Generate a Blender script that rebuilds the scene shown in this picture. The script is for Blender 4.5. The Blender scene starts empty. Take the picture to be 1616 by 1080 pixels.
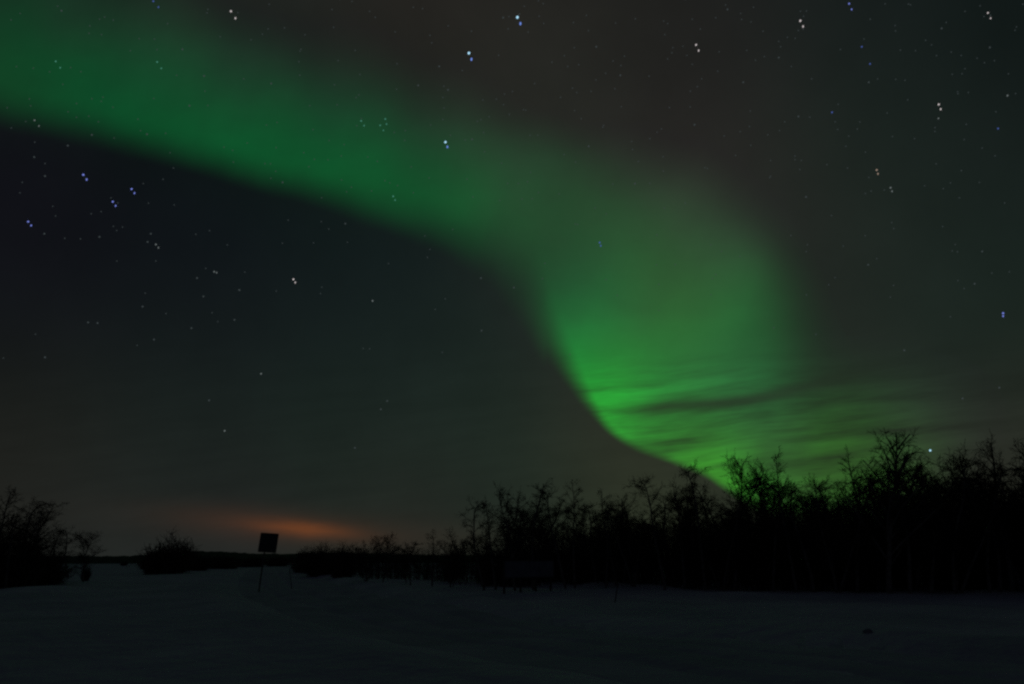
import bpy, math, random
import numpy as np
from mathutils import Vector, Matrix
from mathutils.geometry import delaunay_2d_cdt

scene = bpy.context.scene
COL = scene.collection
rng = np.random.default_rng(11)
random.seed(11)

# ------------------------------------------------------------------ camera
EYE = 1.6
FPX = 1083.0                       # focal length in photo pixels (24 mm on full frame, 1616 px wide)
PITCH = math.atan(340.0 / FPX)     # the horizon lies 340 px under the middle
cd = bpy.data.cameras.new("camera"); cam = bpy.data.objects.new("camera", cd); COL.objects.link(cam)
cd.sensor_width = 36.0; cd.lens = FPX / 1616.0 * 36.0
cd.clip_start = 0.05; cd.clip_end = 60000.0
cam.location = (0, 0, EYE); cam.rotation_euler = (math.pi / 2 + PITCH, 0, 0)
scene.camera = cam

F = np.array([0, math.cos(PITCH), math.sin(PITCH)])
U = np.array([0, -math.sin(PITCH), math.cos(PITCH)])

def ray(x, y):                     # photo pixel -> unit direction in the world
    d = F + U * ((540 - y) / FPX) + np.array([1.0, 0, 0]) * ((x - 808) / FPX)
    return d / np.linalg.norm(d)

scene.view_settings.view_transform = 'Standard'
scene.view_settings.look = 'None'
scene.view_settings.exposure = 0.0
scene.view_settings.gamma = 1.0
scene.cycles.use_denoising = False
scene.cycles.filter_width = 2.5
scene.cycles.max_bounces = 6
scene.cycles.transparent_max_bounces = 12
scene.cycles.sample_clamp_indirect = 2.0

def lin1(v):
    v = v / 255.0
    return v / 12.92 if v <= 0.04045 else ((v + 0.055) / 1.055) ** 2.4
def lin(c): return np.array([lin1(v) for v in c])

# ------------------------------------------------------------------ node expression helper
class E:
    nt = None
    def __init__(s, sock): s.s = sock
    @staticmethod
    def m(op, *a, clamp=False):
        n = E.nt.nodes.new('ShaderNodeMath'); n.operation = op; n.use_clamp = clamp
        for i, v in enumerate(a):
            if isinstance(v, E): E.nt.links.new(v.s, n.inputs[i])
            else: n.inputs[i].default_value = float(v)
        return E(n.outputs[0])
    def __add__(s, o): return E.m('ADD', s, o)
    __radd__ = __add__
    def __sub__(s, o): return E.m('SUBTRACT', s, o)
    def __rsub__(s, o): return E.m('SUBTRACT', o, s)
    def __mul__(s, o): return E.m('MULTIPLY', s, o)
    __rmul__ = __mul__
    def __truediv__(s, o): return E.m('DIVIDE', s, o)
    def __rtruediv__(s, o): return E.m('DIVIDE', o, s)

class V:
    def __init__(s, sock): s.s = sock
    @staticmethod
    def m(op, *a, scale=None, out=0):
        n = E.nt.nodes.new('ShaderNodeVectorMath'); n.operation = op
        for i, v in enumerate(a):
            if isinstance(v, (V, E)): E.nt.links.new(v.s, n.inputs[i])
            else: n.inputs[i].default_value = tuple(float(q) for q in v)
        if scale is not None:
            if isinstance(scale, E): E.nt.links.new(scale.s, n.inputs['Scale'])
            else: n.inputs['Scale'].default_value = float(scale)
        return n
    def __add__(s, o): return V(V.m('ADD', s, o).outputs[0])
    def __sub__(s, o): return V(V.m('SUBTRACT', s, o).outputs[0])
    def dot(s, o): return E(V.m('DOT_PRODUCT', s, o).outputs['Value'])
    def scaled(s, k): return V(V.m('SCALE', s, scale=k).outputs[0])

def const_scaled(col, k):
    return V(V.m('SCALE', col, scale=k).outputs[0])
def combine(x, y, z=0.0):
    n = E.nt.nodes.new('ShaderNodeCombineXYZ')
    for i, v in enumerate((x, y, z)):
        if isinstance(v, E): E.nt.links.new(v.s, n.inputs[i])
        else: n.inputs[i].default_value = float(v)
    return V(n.outputs[0])
def noise(vec, scale, detail=2.0, rough=0.5):
    n = E.nt.nodes.new('ShaderNodeTexNoise'); n.inputs['Scale'].default_value = scale
    n.inputs['Detail'].default_value = detail; n.inputs['Roughness'].default_value = rough
    E.nt.links.new(vec.s, n.inputs['Vector']); return E(n.outputs[0])
def smooth(v, a, b, lo=0.0, hi=1.0):
    n = E.nt.nodes.new('ShaderNodeMapRange'); n.interpolation_type = 'SMOOTHSTEP'
    E.nt.links.new(v.s, n.inputs[0])
    for i, q in enumerate((a, b, lo, hi)): n.inputs[i + 1].default_value = q
    return E(n.outputs[0])
def curve(v, pts):                 # v in 0..1
    n = E.nt.nodes.new('ShaderNodeFloatCurve'); c = n.mapping.curves[0]
    pts = sorted(pts)
    c.points[0].location = pts[0]; c.points[1].location = pts[-1]
    for p in pts[1:-1]: c.points.new(*p)
    for p in c.points: p.handle_type = 'AUTO_CLAMPED'
    n.mapping.update()
    E.nt.links.new(v.s, n.inputs['Value']); return E(n.outputs[0])
def gauss(x, y, cx, cy, sx, sy, tilt=0.0):
    ct, st = math.cos(math.radians(tilt)), math.sin(math.radians(tilt))
    dx, dy = x - cx, y - cy
    a = (dx * ct + dy * st) / sx; b = (dy * ct - dx * st) / sy
    return E.m('POWER', 0.6065, a * a + b * b)

# the sky chart: a flat star chart about one fixed direction of the sky, 1083 units to the radian
def chart(d):
    df = E.m('MAXIMUM', d.dot(F), 0.05)
    x = d.dot((1, 0, 0)) / df * FPX + 808.0
    y = 540.0 - d.dot(U) / df * FPX
    return x, y

BASE = [((0, 20), (20, 27, 26)), ((400, 0), (33, 36, 33)), ((640, 40), (36, 34, 31)), ((840, 80), (36, 35, 32)), ((1000, 60), (30, 30, 28)), ((1150, 90), (30, 31, 30)),
    ((1350, 60), (23, 29, 28)), ((1600, 60), (17, 24, 23)), ((1110, 240), (40, 37, 35)), ((1190, 330), (40, 38, 36)), ((1290, 250), (28, 38, 33)),
    ((1420, 250), (25, 33, 30)), ((1600, 250), (23, 30, 28)), ((870, 190), (40, 43, 38)), ((1265, 410), (32, 38, 33)),
    ((1420, 420), (28, 36, 32)), ((1600, 420), (25, 35, 31)), ((1300, 530), (35, 41, 36)), ((1480, 560), (28, 39, 34)),
    ((1600, 650), (27, 37, 30)), ((1590, 730), (46, 44, 37)), ((60, 300), (15, 15, 21)), ((300, 370), (14, 18, 23)), ((560, 420), (17, 25, 27)),
    ((60, 480), (17, 19, 23)), ((300, 530), (20, 26, 27)), ((580, 570), (24, 33, 31)), ((770, 560), (25, 35, 32)),
    ((60, 660), (22, 28, 26)), ((30, 740), (32, 31, 27)), ((300, 690), (24, 32, 29)), ((580, 710), (26, 37, 32)), ((840, 690), (29, 40, 34)),
    ((60, 810), (33, 33, 29)), ((250, 780), (26, 33, 30)), ((610, 780), (29, 38, 33)), ((790, 770), (29, 42, 34)),
    ((970, 720), (46, 45, 36)), ((130, 865), (38, 41, 40)), ((330, 875), (40, 39, 38)), ((660, 860), (44, 38, 35)),
    ((1010, 780), (46, 54, 38)), ((1250, 780), (40, 44, 36)), ((1450, 780), (42, 44, 38)),
    ((200, 110), (11, 21, 19)), ((600, 240), (16, 28, 24)), ((400, 200), (10, 20, 18)), ((980, 470), (38, 41, 38)), ((1100, 640), (34, 40, 34)), ((1330, 690), (36, 42, 30))]
BASE_S = 105.0
def base_np(x, y):
    w = np.array([math.exp(-((x - p[0]) ** 2 + (y - p[1]) ** 2) / (2 * BASE_S ** 2)) for p, c in BASE])
    return (w[:, None] * np.array([lin(c) for p, c in BASE])).sum(0) / (w.sum() + 1e-9)

def rbf(xy, samples, sigma, fallback, fw):
    k = math.exp(-1.0 / (2 * sigma * sigma))
    tot = None; acc = None
    for (px, py), col in samples:
        dv = xy - (px, py, 0)
        w = E.m('POWER', k, dv.dot(dv))
        c = const_scaled(col, w)
        tot = w if tot is None else tot + w
        acc = c if acc is None else acc + c
    acc = acc + tuple(np.array(fallback) * fw)
    return acc.scaled(1.0 / (tot + fw))

# ------------------------------------------------------------------ night sky (world)
OVERHEAD = (0.0047, 0.0056, 0.0090)   # the part of the sky outside the picture, overhead and behind
world = bpy.data.worlds.new("World"); scene.world = world; world.use_nodes = True
E.nt = world.node_tree; E.nt.nodes.clear()
tc = E.nt.nodes.new('ShaderNodeTexCoord')
dirv = V(V.m('NORMALIZE', V(tc.outputs['Generated'])).outputs[0])
X, Y = chart(dirv)
skyc = rbf(combine(X, Y), [(p, lin(c)) for p, c in BASE], BASE_S, OVERHEAD, 2e-3)
mott = noise(dirv, 9.0, 4.0, 0.55)
skyc = skyc.scaled(0.82 + mott * 0.36)
q1 = Y + (X - 1000.0) * 0.13
wp = (noise(combine(X * 0.004, Y * 0.006), 1.0, 2.0) - 0.5) * 24.0
stk = noise(combine(X * 0.0040, (q1 + wp) * 0.036), 1.0, 4.0, 0.6)
skyc = skyc.scaled(1.0 + (stk - 0.5) * smooth(Y, 480, 660) * (0.30 + smooth(X, 900, 1250) * 0.35))
# glow of a far town under the cloud, low in the sky
gw = (noise(combine(X * 0.02, Y * 0.09), 1.0, 3.0) - 0.5) * 9.0
g1 = gauss(X, Y + gw, 478, 835, 50, 7.5, 5); g2 = gauss(X, Y + gw * 0.5, 430, 829, 110, 16, 6); g3 = gauss(X, Y, 530, 838, 210, 20, 3)
skyc = skyc + const_scaled((0.084, 0.018, 0.0004), g1) + const_scaled((0.020, 0.0048, 0.0004), g2) + const_scaled((0.007, 0.0024, 0.001), g3)
bg = E.nt.nodes.new('ShaderNodeBackground'); wo = E.nt.nodes.new('ShaderNodeOutputWorld')
E.nt.links.new(skyc.s, bg.inputs['Color']); bg.inputs['Strength'].default_value = 1.0
E.nt.links.new(bg.outputs[0], wo.inputs['Surface'])

# ------------------------------------------------------------------ tags and mesh helpers
def tag(o, label=None, cat=None, group=None, kind=None):
    if label: o['label'] = label
    if cat: o['category'] = cat
    if group: o['group'] = group
    if kind: o['kind'] = kind
    return o
def empty(name, loc):
    o = bpy.data.objects.new(name, None); COL.objects.link(o); o.location = loc
    o.empty_display_size = 0.2
    return o
def link(name, me, mat=None, parent=None):
    o = bpy.data.objects.new(name, me); COL.objects.link(o)
    if mat is not None and not me.materials: me.materials.append(mat)
    if parent: o.parent = parent
    return o
def mesh(name, verts, faces, smooth_=True):
    me = bpy.data.meshes.new(name)
    verts = np.asarray(verts, dtype=np.float32)
    if isinstance(faces, np.ndarray):
        n, k = faces.shape
        me.vertices.add(len(verts)); me.vertices.foreach_set('co', verts.ravel())
        me.loops.add(n * k); me.loops.foreach_set('vertex_index', faces.astype(np.int32).ravel())
        me.polygons.add(n); me.polygons.foreach_set('loop_start', np.arange(0, n * k, k, dtype=np.int32))
        me.polygons.foreach_set('use_smooth', np.full(n, smooth_))
        me.update(calc_edges=True); me.validate()
    else:
        me.from_pydata([tuple(v) for v in verts], [], faces)
        for p in me.polygons: p.use_smooth = smooth_
        me.update()
    return me

class Tubes:
    """Collects tapered strands and turns them into one mesh. Each batch: points (n, k, 3), radii (n, k)."""
    def __init__(s): s.v = []; s.f = []; s.n = 0
    def add(s, P, R, sides=3):
        P = np.asarray(P, float); R = np.asarray(R, float)
        if P.ndim == 2: P = P[None]; R = R[None]
        n, k, _ = P.shape
        T = np.gradient(P, axis=1); T /= np.linalg.norm(T, axis=2, keepdims=True) + 1e-9
        ref = np.where(np.abs(T[..., 2:3]) > 0.9, np.array([1.0, 0, 0]), np.array([0, 0, 1.0]))
        A = np.cross(T, ref); A /= np.linalg.norm(A, axis=2, keepdims=True) + 1e-9
        B = np.cross(T, A)
        th = np.arange(sides) * 2 * math.pi / sides
        ring = P[:, :, None] + R[:, :, None, None] * (A[:, :, None] * np.cos(th)[:, None] + B[:, :, None] * np.sin(th)[:, None])
        s.v.append(ring.reshape(-1, 3))
        idx = np.arange(n * k * sides).reshape(n, k, sides) + s.n
        a = idx[:, :-1]; b = idx[:, 1:]
        q = np.stack([a, np.roll(a, -1, 2), np.roll(b, -1, 2), b], -1).reshape(-1, 4)
        s.f.append(q); s.n += n * k * sides
    def mesh(s, name): return mesh(name, np.concatenate(s.v), np.concatenate(s.f))

# ------------------------------------------------------------------ materials
def principled(name, col, rough=0.8, spec=0.3):
    m = bpy.data.materials.new(name); m.use_nodes = True
    b = m.node_tree.nodes['Principled BSDF']
    b.inputs['Base Color'].default_value = (*col, 1); b.inputs['Roughness'].default_value = rough
    b.inputs['Specular IOR Level'].default_value = spec
    return m, b
def noisy(name, c1, c2, scale, rough=0.85, bump=0.0, bscale=20.0, bdist=0.02, spec=0.3):
    m, b = principled(name, c1, rough, spec); nt = m.node_tree
    g = nt.nodes.new('ShaderNodeNewGeometry')
    n = nt.nodes.new('ShaderNodeTexNoise'); n.inputs['Scale'].default_value = scale; n.inputs['Detail'].default_value = 5
    r = nt.nodes.new('ShaderNodeValToRGB'); r.color_ramp.elements[0].position = 0.3; r.color_ramp.elements[1].position = 0.7
    r.color_ramp.elements[0].color = (*c1, 1); r.color_ramp.elements[1].color = (*c2, 1)
    nt.links.new(g.outputs['Position'], n.inputs['Vector']); nt.links.new(n.outputs[0], r.inputs[0]); nt.links.new(r.outputs[0], b.inputs['Base Color'])
    if bump:
        n2 = nt.nodes.new('ShaderNodeTexNoise'); n2.inputs['Scale'].default_value = bscale; n2.inputs['Detail'].default_value = 6
        bp = nt.nodes.new('ShaderNodeBump'); bp.inputs['Strength'].default_value = bump; bp.inputs['Distance'].default_value = bdist
        nt.links.new(g.outputs['Position'], n2.inputs['Vector']); nt.links.new(n2.outputs[0], bp.inputs['Height']); nt.links.new(bp.outputs[0], b.inputs['Normal'])
    return m
M_SNOW = noisy('snow', (0.60, 0.62, 0.67), (0.82, 0.84, 0.88), 0.28, 0.8, 0.8, 1.6, 0.25, 0.12)
M_ROAD = noisy('packed_snow', (0.52, 0.54, 0.58), (0.70, 0.72, 0.76), 0.5, 0.85, 0.6, 3.0, 0.10, 0.10)
M_BARK = noisy('bark', (0.08, 0.065, 0.055), (0.34, 0.30, 0.27), 6.0, 0.9, 0.4, 30, 0.01)
M_TWIG = noisy('twigs', (0.045, 0.030, 0.024), (0.085, 0.062, 0.050), 8.0, 0.9)
M_FOREST = noisy('spruce_forest', (0.012, 0.018, 0.014), (0.03, 0.038, 0.03), 0.05, 0.95)
M_STEEL = noisy('galvanised_steel', (0.07, 0.07, 0.07), (0.13, 0.13, 0.13), 12.0, 0.55)
M_SIGNBACK = noisy('sign_back', (0.055, 0.055, 0.055), (0.085, 0.085, 0.085), 5.0, 0.6)
M_BOARD = noisy('grey_board', (0.17, 0.17, 0.20), (0.25, 0.25, 0.28), 3.0, 0.7)
M_WOOD = noisy('weathered_wood', (0.06, 0.05, 0.045), (0.11, 0.10, 0.09), 14.0, 0.9)
M_CLOD = noisy('icy_dirt', (0.24, 0.24, 0.26), (0.40, 0.40, 0.43), 9.0, 0.9)

# ------------------------------------------------------------------ terrain
def ground_flat(x, y):
    d = ray(x, y); t = -EYE / d[2]
    return np.array([d[0] * t, d[1] * t])
ROAD_PX = [(2300, 1075), (1616, 1046), (1250, 1010), (1000, 988), (800, 966), (650, 943), (560, 927), (505, 912), (478, 903), (466, 897), (462, 893)]
RE = np.array([ground_flat(*p) for p in ROAD_PX])
def resample(P, n):
    s = np.concatenate([[0], np.cumsum(np.linalg.norm(np.diff(P, axis=0), axis=1))])
    t = np.linspace(0, s[-1], n)
    return np.stack([np.interp(t, s, P[:, i]) for i in range(P.shape[1])], 1)
def chaikin(P, it=3):
    for _ in range(it):
        Q = [P[0]]
        for a, b in zip(P[:-1], P[1:]): Q += [a * .75 + b * .25, a * .25 + b * .75]
        P = np.array(Q + [P[-1]])
    return P
RE = resample(chaikin(RE), 220)
tan = np.gradient(RE, axis=0); tan /= np.linalg.norm(tan, axis=1, keepdims=True)
NRM = np.stack([-tan[:, 1], tan[:, 0]], 1)          # to the left of the travel direction (towards the camera)
ROADW = 6.5

def smoothstep(a, b, v):
    t = np.clip((v - a) / (b - a), 0, 1); return t * t * (3 - 2 * t)
def height(x, y):
    x = np.asarray(x, float); y = np.asarray(y, float)
    r = np.hypot(x, y)
    z = 0.09 * np.sin(x * 0.31 + 1.0) * np.sin(y * 0.23) + 0.05 * np.sin(x * 0.12 + y * 0.55) + 0.03 * np.sin(x * 0.83 + y * 0.41) + 0.02 * np.sin(x * 1.7 - y * 1.3 + 2)
    z = z * smoothstep(3, 12, r) * (1 - smoothstep(60, 160, r))
    sh = x.shape; q = np.stack([x.ravel(), y.ravel()], 1)
    d = np.full(len(q), 1e9); sd = np.zeros(len(q))
    near = np.where(np.hypot(q[:, 0], q[:, 1]) < 220)[0]
    for c in np.array_split(near, max(1, len(near) // 4000)):
        if len(c) == 0: continue
        D = q[c][:, None] - RE[None]; L = (D ** 2).sum(2); j = L.argmin(1)
        d[c] = np.sqrt(L[np.arange(len(c)), j]); sd[c] = np.sign((D[np.arange(len(c)), j] * NRM[j]).sum(1)) * d[c]
    sd = np.where(d > 1e8, -100, sd).reshape(sh)
    bank = lambda c, w, h: h * np.exp(-((sd - c) / w) ** 2)
    fade = 1 - smoothstep(60, 140, r)
    z = z + fade * (bank(-1.1, 0.9, 0.17 + 0.06 * np.sin(x * 0.9 + y * 0.5)) + bank(ROADW + 1.2, 1.0, 0.12))
    inroad = smoothstep(-0.2, 0.3, sd) * (1 - smoothstep(ROADW - 0.3, ROADW + 0.2, sd))
    z = z - 0.07 * inroad * fade * smoothstep(4, 9, r)
    for c in (1.5, 3.0, 4.6):
        z = z - fade * 0.075 * np.exp(-((sd - c - 0.15 * np.sin(x * 0.3)) / 0.22) ** 2)
    for hx, hy, hw, hh in HEAPS:
        z = z + hh * np.exp(-((x - hx) ** 2 / hw ** 2 + (y - hy) ** 2 / (hw * 0.6) ** 2))
    z = z - 14.0 * smoothstep(175, 1200, r)
    return z
HEAPS = []
for px, py, w, h in [(868, 926, 1.5, 0.32), (960, 928, 2.2, 0.30), (1040, 930, 2.0, 0.2), (740, 938, 1.6, .12), (1180, 938, 2.6, .15), (640, 928, 2, .12), (340, 915, 5, .25), (60, 935, 3, .3), (408, 938, 0.6, .10)]:
    g = ground_flat(px, py); HEAPS.append((g[0], g[1], w, h))

na = 420
ang = np.sort(np.concatenate([np.linspace(-0.85, 0.85, 320), np.linspace(0.85, 2 * math.pi - 0.85, na - 318)[1:-1]]))
na = len(ang)
rad = np.concatenate([[0.3, 1, 2], np.geomspace(3, 260, 190), np.geomspace(275, 15000, 34)])
A, R = np.meshgrid(ang, rad)
gx, gy = R * np.sin(A), R * np.cos(A); gz = height(gx, gy)
nr = len(rad)
idx = np.arange(nr * na).reshape(nr, na)
q = np.stack([idx[:-1], idx[1:], np.roll(idx[1:], -1, 1), np.roll(idx[:-1], -1, 1)], -1).reshape(-1, 4)[:, ::-1]
gv = np.stack([gx, gy, gz], -1).reshape(-1, 3)
me = mesh('snow_ground', np.concatenate([gv]), q)
gr = link('ground', me, M_SNOW); tag(gr, 'dim blue grey snowfield with soft mounds', None, None, 'structure')

# road: packed snow, follows the ground
cols = np.linspace(0.0, ROADW, 60)
RP = RE[None] + NRM[None] * cols[:, None, None]
rz = height(RP[..., 0], RP[..., 1]) + np.where((cols > 0.3) & (cols < ROADW - 0.3), 0.012, -0.03)[:, None]
rv = np.concatenate([RP, rz[..., None]], -1)
idx = np.arange(len(cols) * len(RE)).reshape(len(cols), len(RE))
q = np.stack([idx[:-1, :-1], idx[:-1, 1:], idx[1:, 1:], idx[1:, :-1]], -1).reshape(-1, 4)
road = link('road', mesh('road', rv.reshape(-1, 3), q), M_ROAD)
tag(road, 'snow covered road curving away to the left behind the square sign', None, None, 'structure')

def gz1(x, y): return float(height(np.array([x]), np.array([y]))[0])
def place(px, py):
    """Ground point seen at a photo position (two steps on the real terrain)."""
    d = ray(px, py); t = -EYE / d[2]
    for _ in range(4):
        z = gz1(d[0] * t, d[1] * t); t = (z - EYE) / d[2]
    return np.array([d[0] * t, d[1] * t, gz1(d[0] * t, d[1] * t)])
def above(P, px, py):
    """The point at the depth of P that is seen at a photo position."""
    d = ray(px, py); t = P[1] / d[1]
    return np.array([d[0] * t, P[1], EYE + d[2] * t])
def to_px(P):
    p = np.array(P, float) - (0, 0, EYE); f = p @ F
    return 808 + FPX * p[0] / f, 540 - FPX * (p @ U) / f

# ------------------------------------------------------------------ far wooded hills
hx = np.linspace(-300, 1100, 500)
top = np.interp(hx, [-300, 60, 150, 200, 240, 300, 350, 400, 450, 520, 700, 1100], [874, 877, 878, 877, 875, 870, 871, 873.5, 874, 872, 876, 877])
hr = np.random.default_rng(3)
top = top + np.convolve(hr.normal(0, 1.0, 500), np.ones(3) / 3, 'same') * 0.8
rows = []
for k, (dist, fr) in enumerate([(900, 0.0), (1050, 0.35), (1250, 0.78), (1400, 1.0), (1550, 0.8), (1900, 0.2), (2100, 0.0)]):
    r_ = []
    for x, y in zip(hx, top):
        d = ray(x, y); t = 1400 / d[1]; zt = EYE + d[2] * t
        s = dist / 1400
        zb = -16.0
        r_.append((d[0] * t * s, dist, zb + (zt - zb) * fr + (hr.normal(0, .5) if 0 < fr < 1 else 0)))
    rows.append(r_)
hv = np.array(rows); idx = np.arange(7 * 500).reshape(7, 500)
q = np.stack([idx[:-1, :-1], idx[:-1, 1:], idx[1:, 1:], idx[1:, :-1]], -1).reshape(-1, 4)
hills = link('hills', mesh('hills', hv.reshape(-1, 3), q), M_FOREST)
tag(hills, 'low black wooded ridge along the far horizon on the left', None, None, 'structure')

# ------------------------------------------------------------------ trees
def unit(v): return v / (np.linalg.norm(v) + 1e-9)
def wander(r, p0, d0, length, n, wob, grav=0.0):
    pts = [np.array(p0, float)]; d = unit(np.array(d0, float))
    for i in range(n):
        d = unit(d + r.normal(0, wob, 3) + np.array([0, 0, grav]))
        pts.append(pts[-1] + d * length / n)
    return np.array(pts)
def at(P, t):
    f = t * (len(P) - 1); i = min(int(f), len(P) - 2); f -= i
    return P[i] * (1 - f) + P[i + 1] * f, unit(P[i + 1] - P[i])

def gen_tree(seed, style, H=6.0, dens=1.0):
    """Bare mountain birch, 6 m: returns (trunk mesh, crown mesh)."""
    r = np.random.default_rng(seed); tr = Tubes(); cr = Tubes()
    stems = []
    if style == 'fan':
        s = wander(r, (0, 0, -0.15), (0.02, 0, 1), H * 1.02, 12, 0.035); stems.append((s, 0.10))
        for k in range(24):
            t_ = 0.18 + 0.031 * k; p, d = at(s, t_); az = k * 2.4 + r.normal(0, .3)
            o = np.array([math.cos(az), math.sin(az), 0])
            stems.append((wander(r, p, unit(o * r.uniform(.55, .85) + (0, 0, 1.0)), H * (0.40 * (1 - t_) + 0.08) * r.uniform(.85, 1.15), 7, 0.035, 0.0), 0.034))
    elif style == 'bent':
        s = wander(r, (0, 0, -0.15), (0.05, 0, 1), H * 0.9, 12, 0.06)
        az = r.uniform(0, 6.28) if seed % 2 else (0.2 if seed % 4 else 2.9)
        tip = wander(r, s[-1], s[-1] - s[-2], H * 0.26, 6, 0.06, -0.42)
        tip[:, 0] += np.linspace(0, 1, 7) ** 1.5 * 0.45 * math.cos(az); tip[:, 1] += np.linspace(0, 1, 7) ** 1.5 * 0.3 * math.sin(az)
        stems.append((np.concatenate([s, tip[1:]]), 0.085))
    elif style == 'fork':
        s = wander(r, (0, 0, -0.15), (0.03, 0, 1), H * 0.55, 8, 0.05); stems.append((s, 0.10))
        for sg in (-1, 1):
            stems.append((wander(r, s[-1], unit(np.array([0.42 * sg, r.normal(0, .3), 1])), H * r.uniform(.42, .5), 8, 0.08, 0.02), 0.055))
        p, d = at(s, 0.6)
        stems.append((wander(r, p, unit(np.array([r.choice([-.6, .6]), 0.3, 1])), H * 0.42, 7, 0.08, 0.02), 0.045))
    elif style == 'multi':
        for k in range(3):
            az = k * 2.1 + r.uniform(0, 1)
            stems.append((wander(r, (0.08 * math.cos(az), 0.08 * math.sin(az), -0.15), (0.24 * math.cos(az), 0.24 * math.sin(az), 1), H * (1.0 if k == 0 else r.uniform(.72, .92)), 12, 0.055, 0.02), 0.07))
    else:
        s = wander(r, (0, 0, -0.15), (r.normal(0, .05), 0, 1), H * 1.03, 14, 0.06); stems.append((s, 0.095))
    for i, (s, rad_) in enumerate(stems):
        k = len(s); tr.add(s, np.linspace(rad_, 0.018, k), 6)
    l1 = []
    for i, (s, rad_) in enumerate(stems):
        L = np.linalg.norm(np.diff(s, axis=0), axis=1).sum()
        nb = int(r.integers(27, 34) * dens * (L / H) ** 0.8 * (1.0 if len(stems) < 5 else 0.4))
        t0 = 0.22 if i == 0 else 0.15
        for j in range(nb):
            t = t0 + (0.985 - t0) * (j + r.uniform(0, 1)) / nb
            p, d = at(s, t); az = r.uniform(0, 6.28)
            o = np.array([math.cos(az), math.sin(az), 0])
            up = r.uniform(0.35, 1.1) if style != 'bent' else r.uniform(0.1, 0.8)
            bl = (H * 0.27 * (1 - t) ** 0.7 + 0.36) * r.uniform(.6, 1.25) * (0.5 if len(stems) > 5 else 1)
            b = wander(r, p, unit(o + (0, 0, up) + d * 0.4), bl, 5, 0.13, -0.03 if style != 'bent' else -0.12)
            l1.append((b, bl)); cr.add(b, np.linspace(0.011 + 0.018 * bl / 2, 0.008, 6), 3)
    P2, R2 = [], []
    for b, bl in l1:
        m = int(max(6, bl * 12 * dens))
        for j in range(m):
            t = r.uniform(0.12, 1.0); p, d = at(b, t)
            o = unit(r.normal(0, 1, 3)); l = r.uniform(.18, .5) * min(1.3, 0.55 + bl * .4)
            w = wander(r, p, unit(d * 0.8 + o * 0.8 + (0, 0, .15)), l, 3, 0.16, -0.05)
            P2.append(w); R2.append(np.linspace(0.0088, 0.0058, 4))
            for e in range(2):
                p3, d3 = at(w, r.uniform(.25, .95))
                P2.append(wander(r, p3, unit(d3 + unit(r.normal(0, 1, 3)) * .9), l * r.uniform(.35, .7), 3, 0.15, -0.05))
                R2.append(np.linspace(0.0070, 0.0046, 4))
    cr.add(np.array(P2), np.array(R2), 3)
    mt, mc = tr.mesh('birch_trunk'), cr.mesh('birch_crown')
    mt.materials.append(M_BARK); mc.materials.append(M_TWIG)
    return mt, mc

PROTO = {}
for st, seeds in {'plain': (1, 2, 3, 4, 5), 'bent': (11, 12, 13, 16), 'fork': (21, 22, 23), 'multi': (31, 32, 33), 'fan': (41, 42)}.items():
    PROTO[st] = [gen_tree(s, st) for s in seeds]

def tree_at(P, T, style, k, label, group, rotz=None, name='birch_tree', wide=1.0):
    """Tree with its foot at P and its tip at T."""
    P = np.array(P); v = np.array(T) - P; Hh = np.linalg.norm(v)
    o = empty(name, tuple(P))
    rz_ = rotz if rotz is not None else random.uniform(0, 6.28)
    qt = Vector((0, 0, 1)).rotation_difference(Vector(v))
    o.rotation_mode = 'QUATERNION'
    o.rotation_quaternion = qt @ Matrix.Rotation(rz_, 3, 'Z').to_quaternion()
    s = Hh / 6.0; o.scale = (s * wide, s * wide, s)
    mt, mc = PROTO[style][k % len(PROTO[style])]
    link('trunk', mt, None, o); link('crown', mc, None, o)
    tag(o, label, 'tree', group)
    return o

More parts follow.
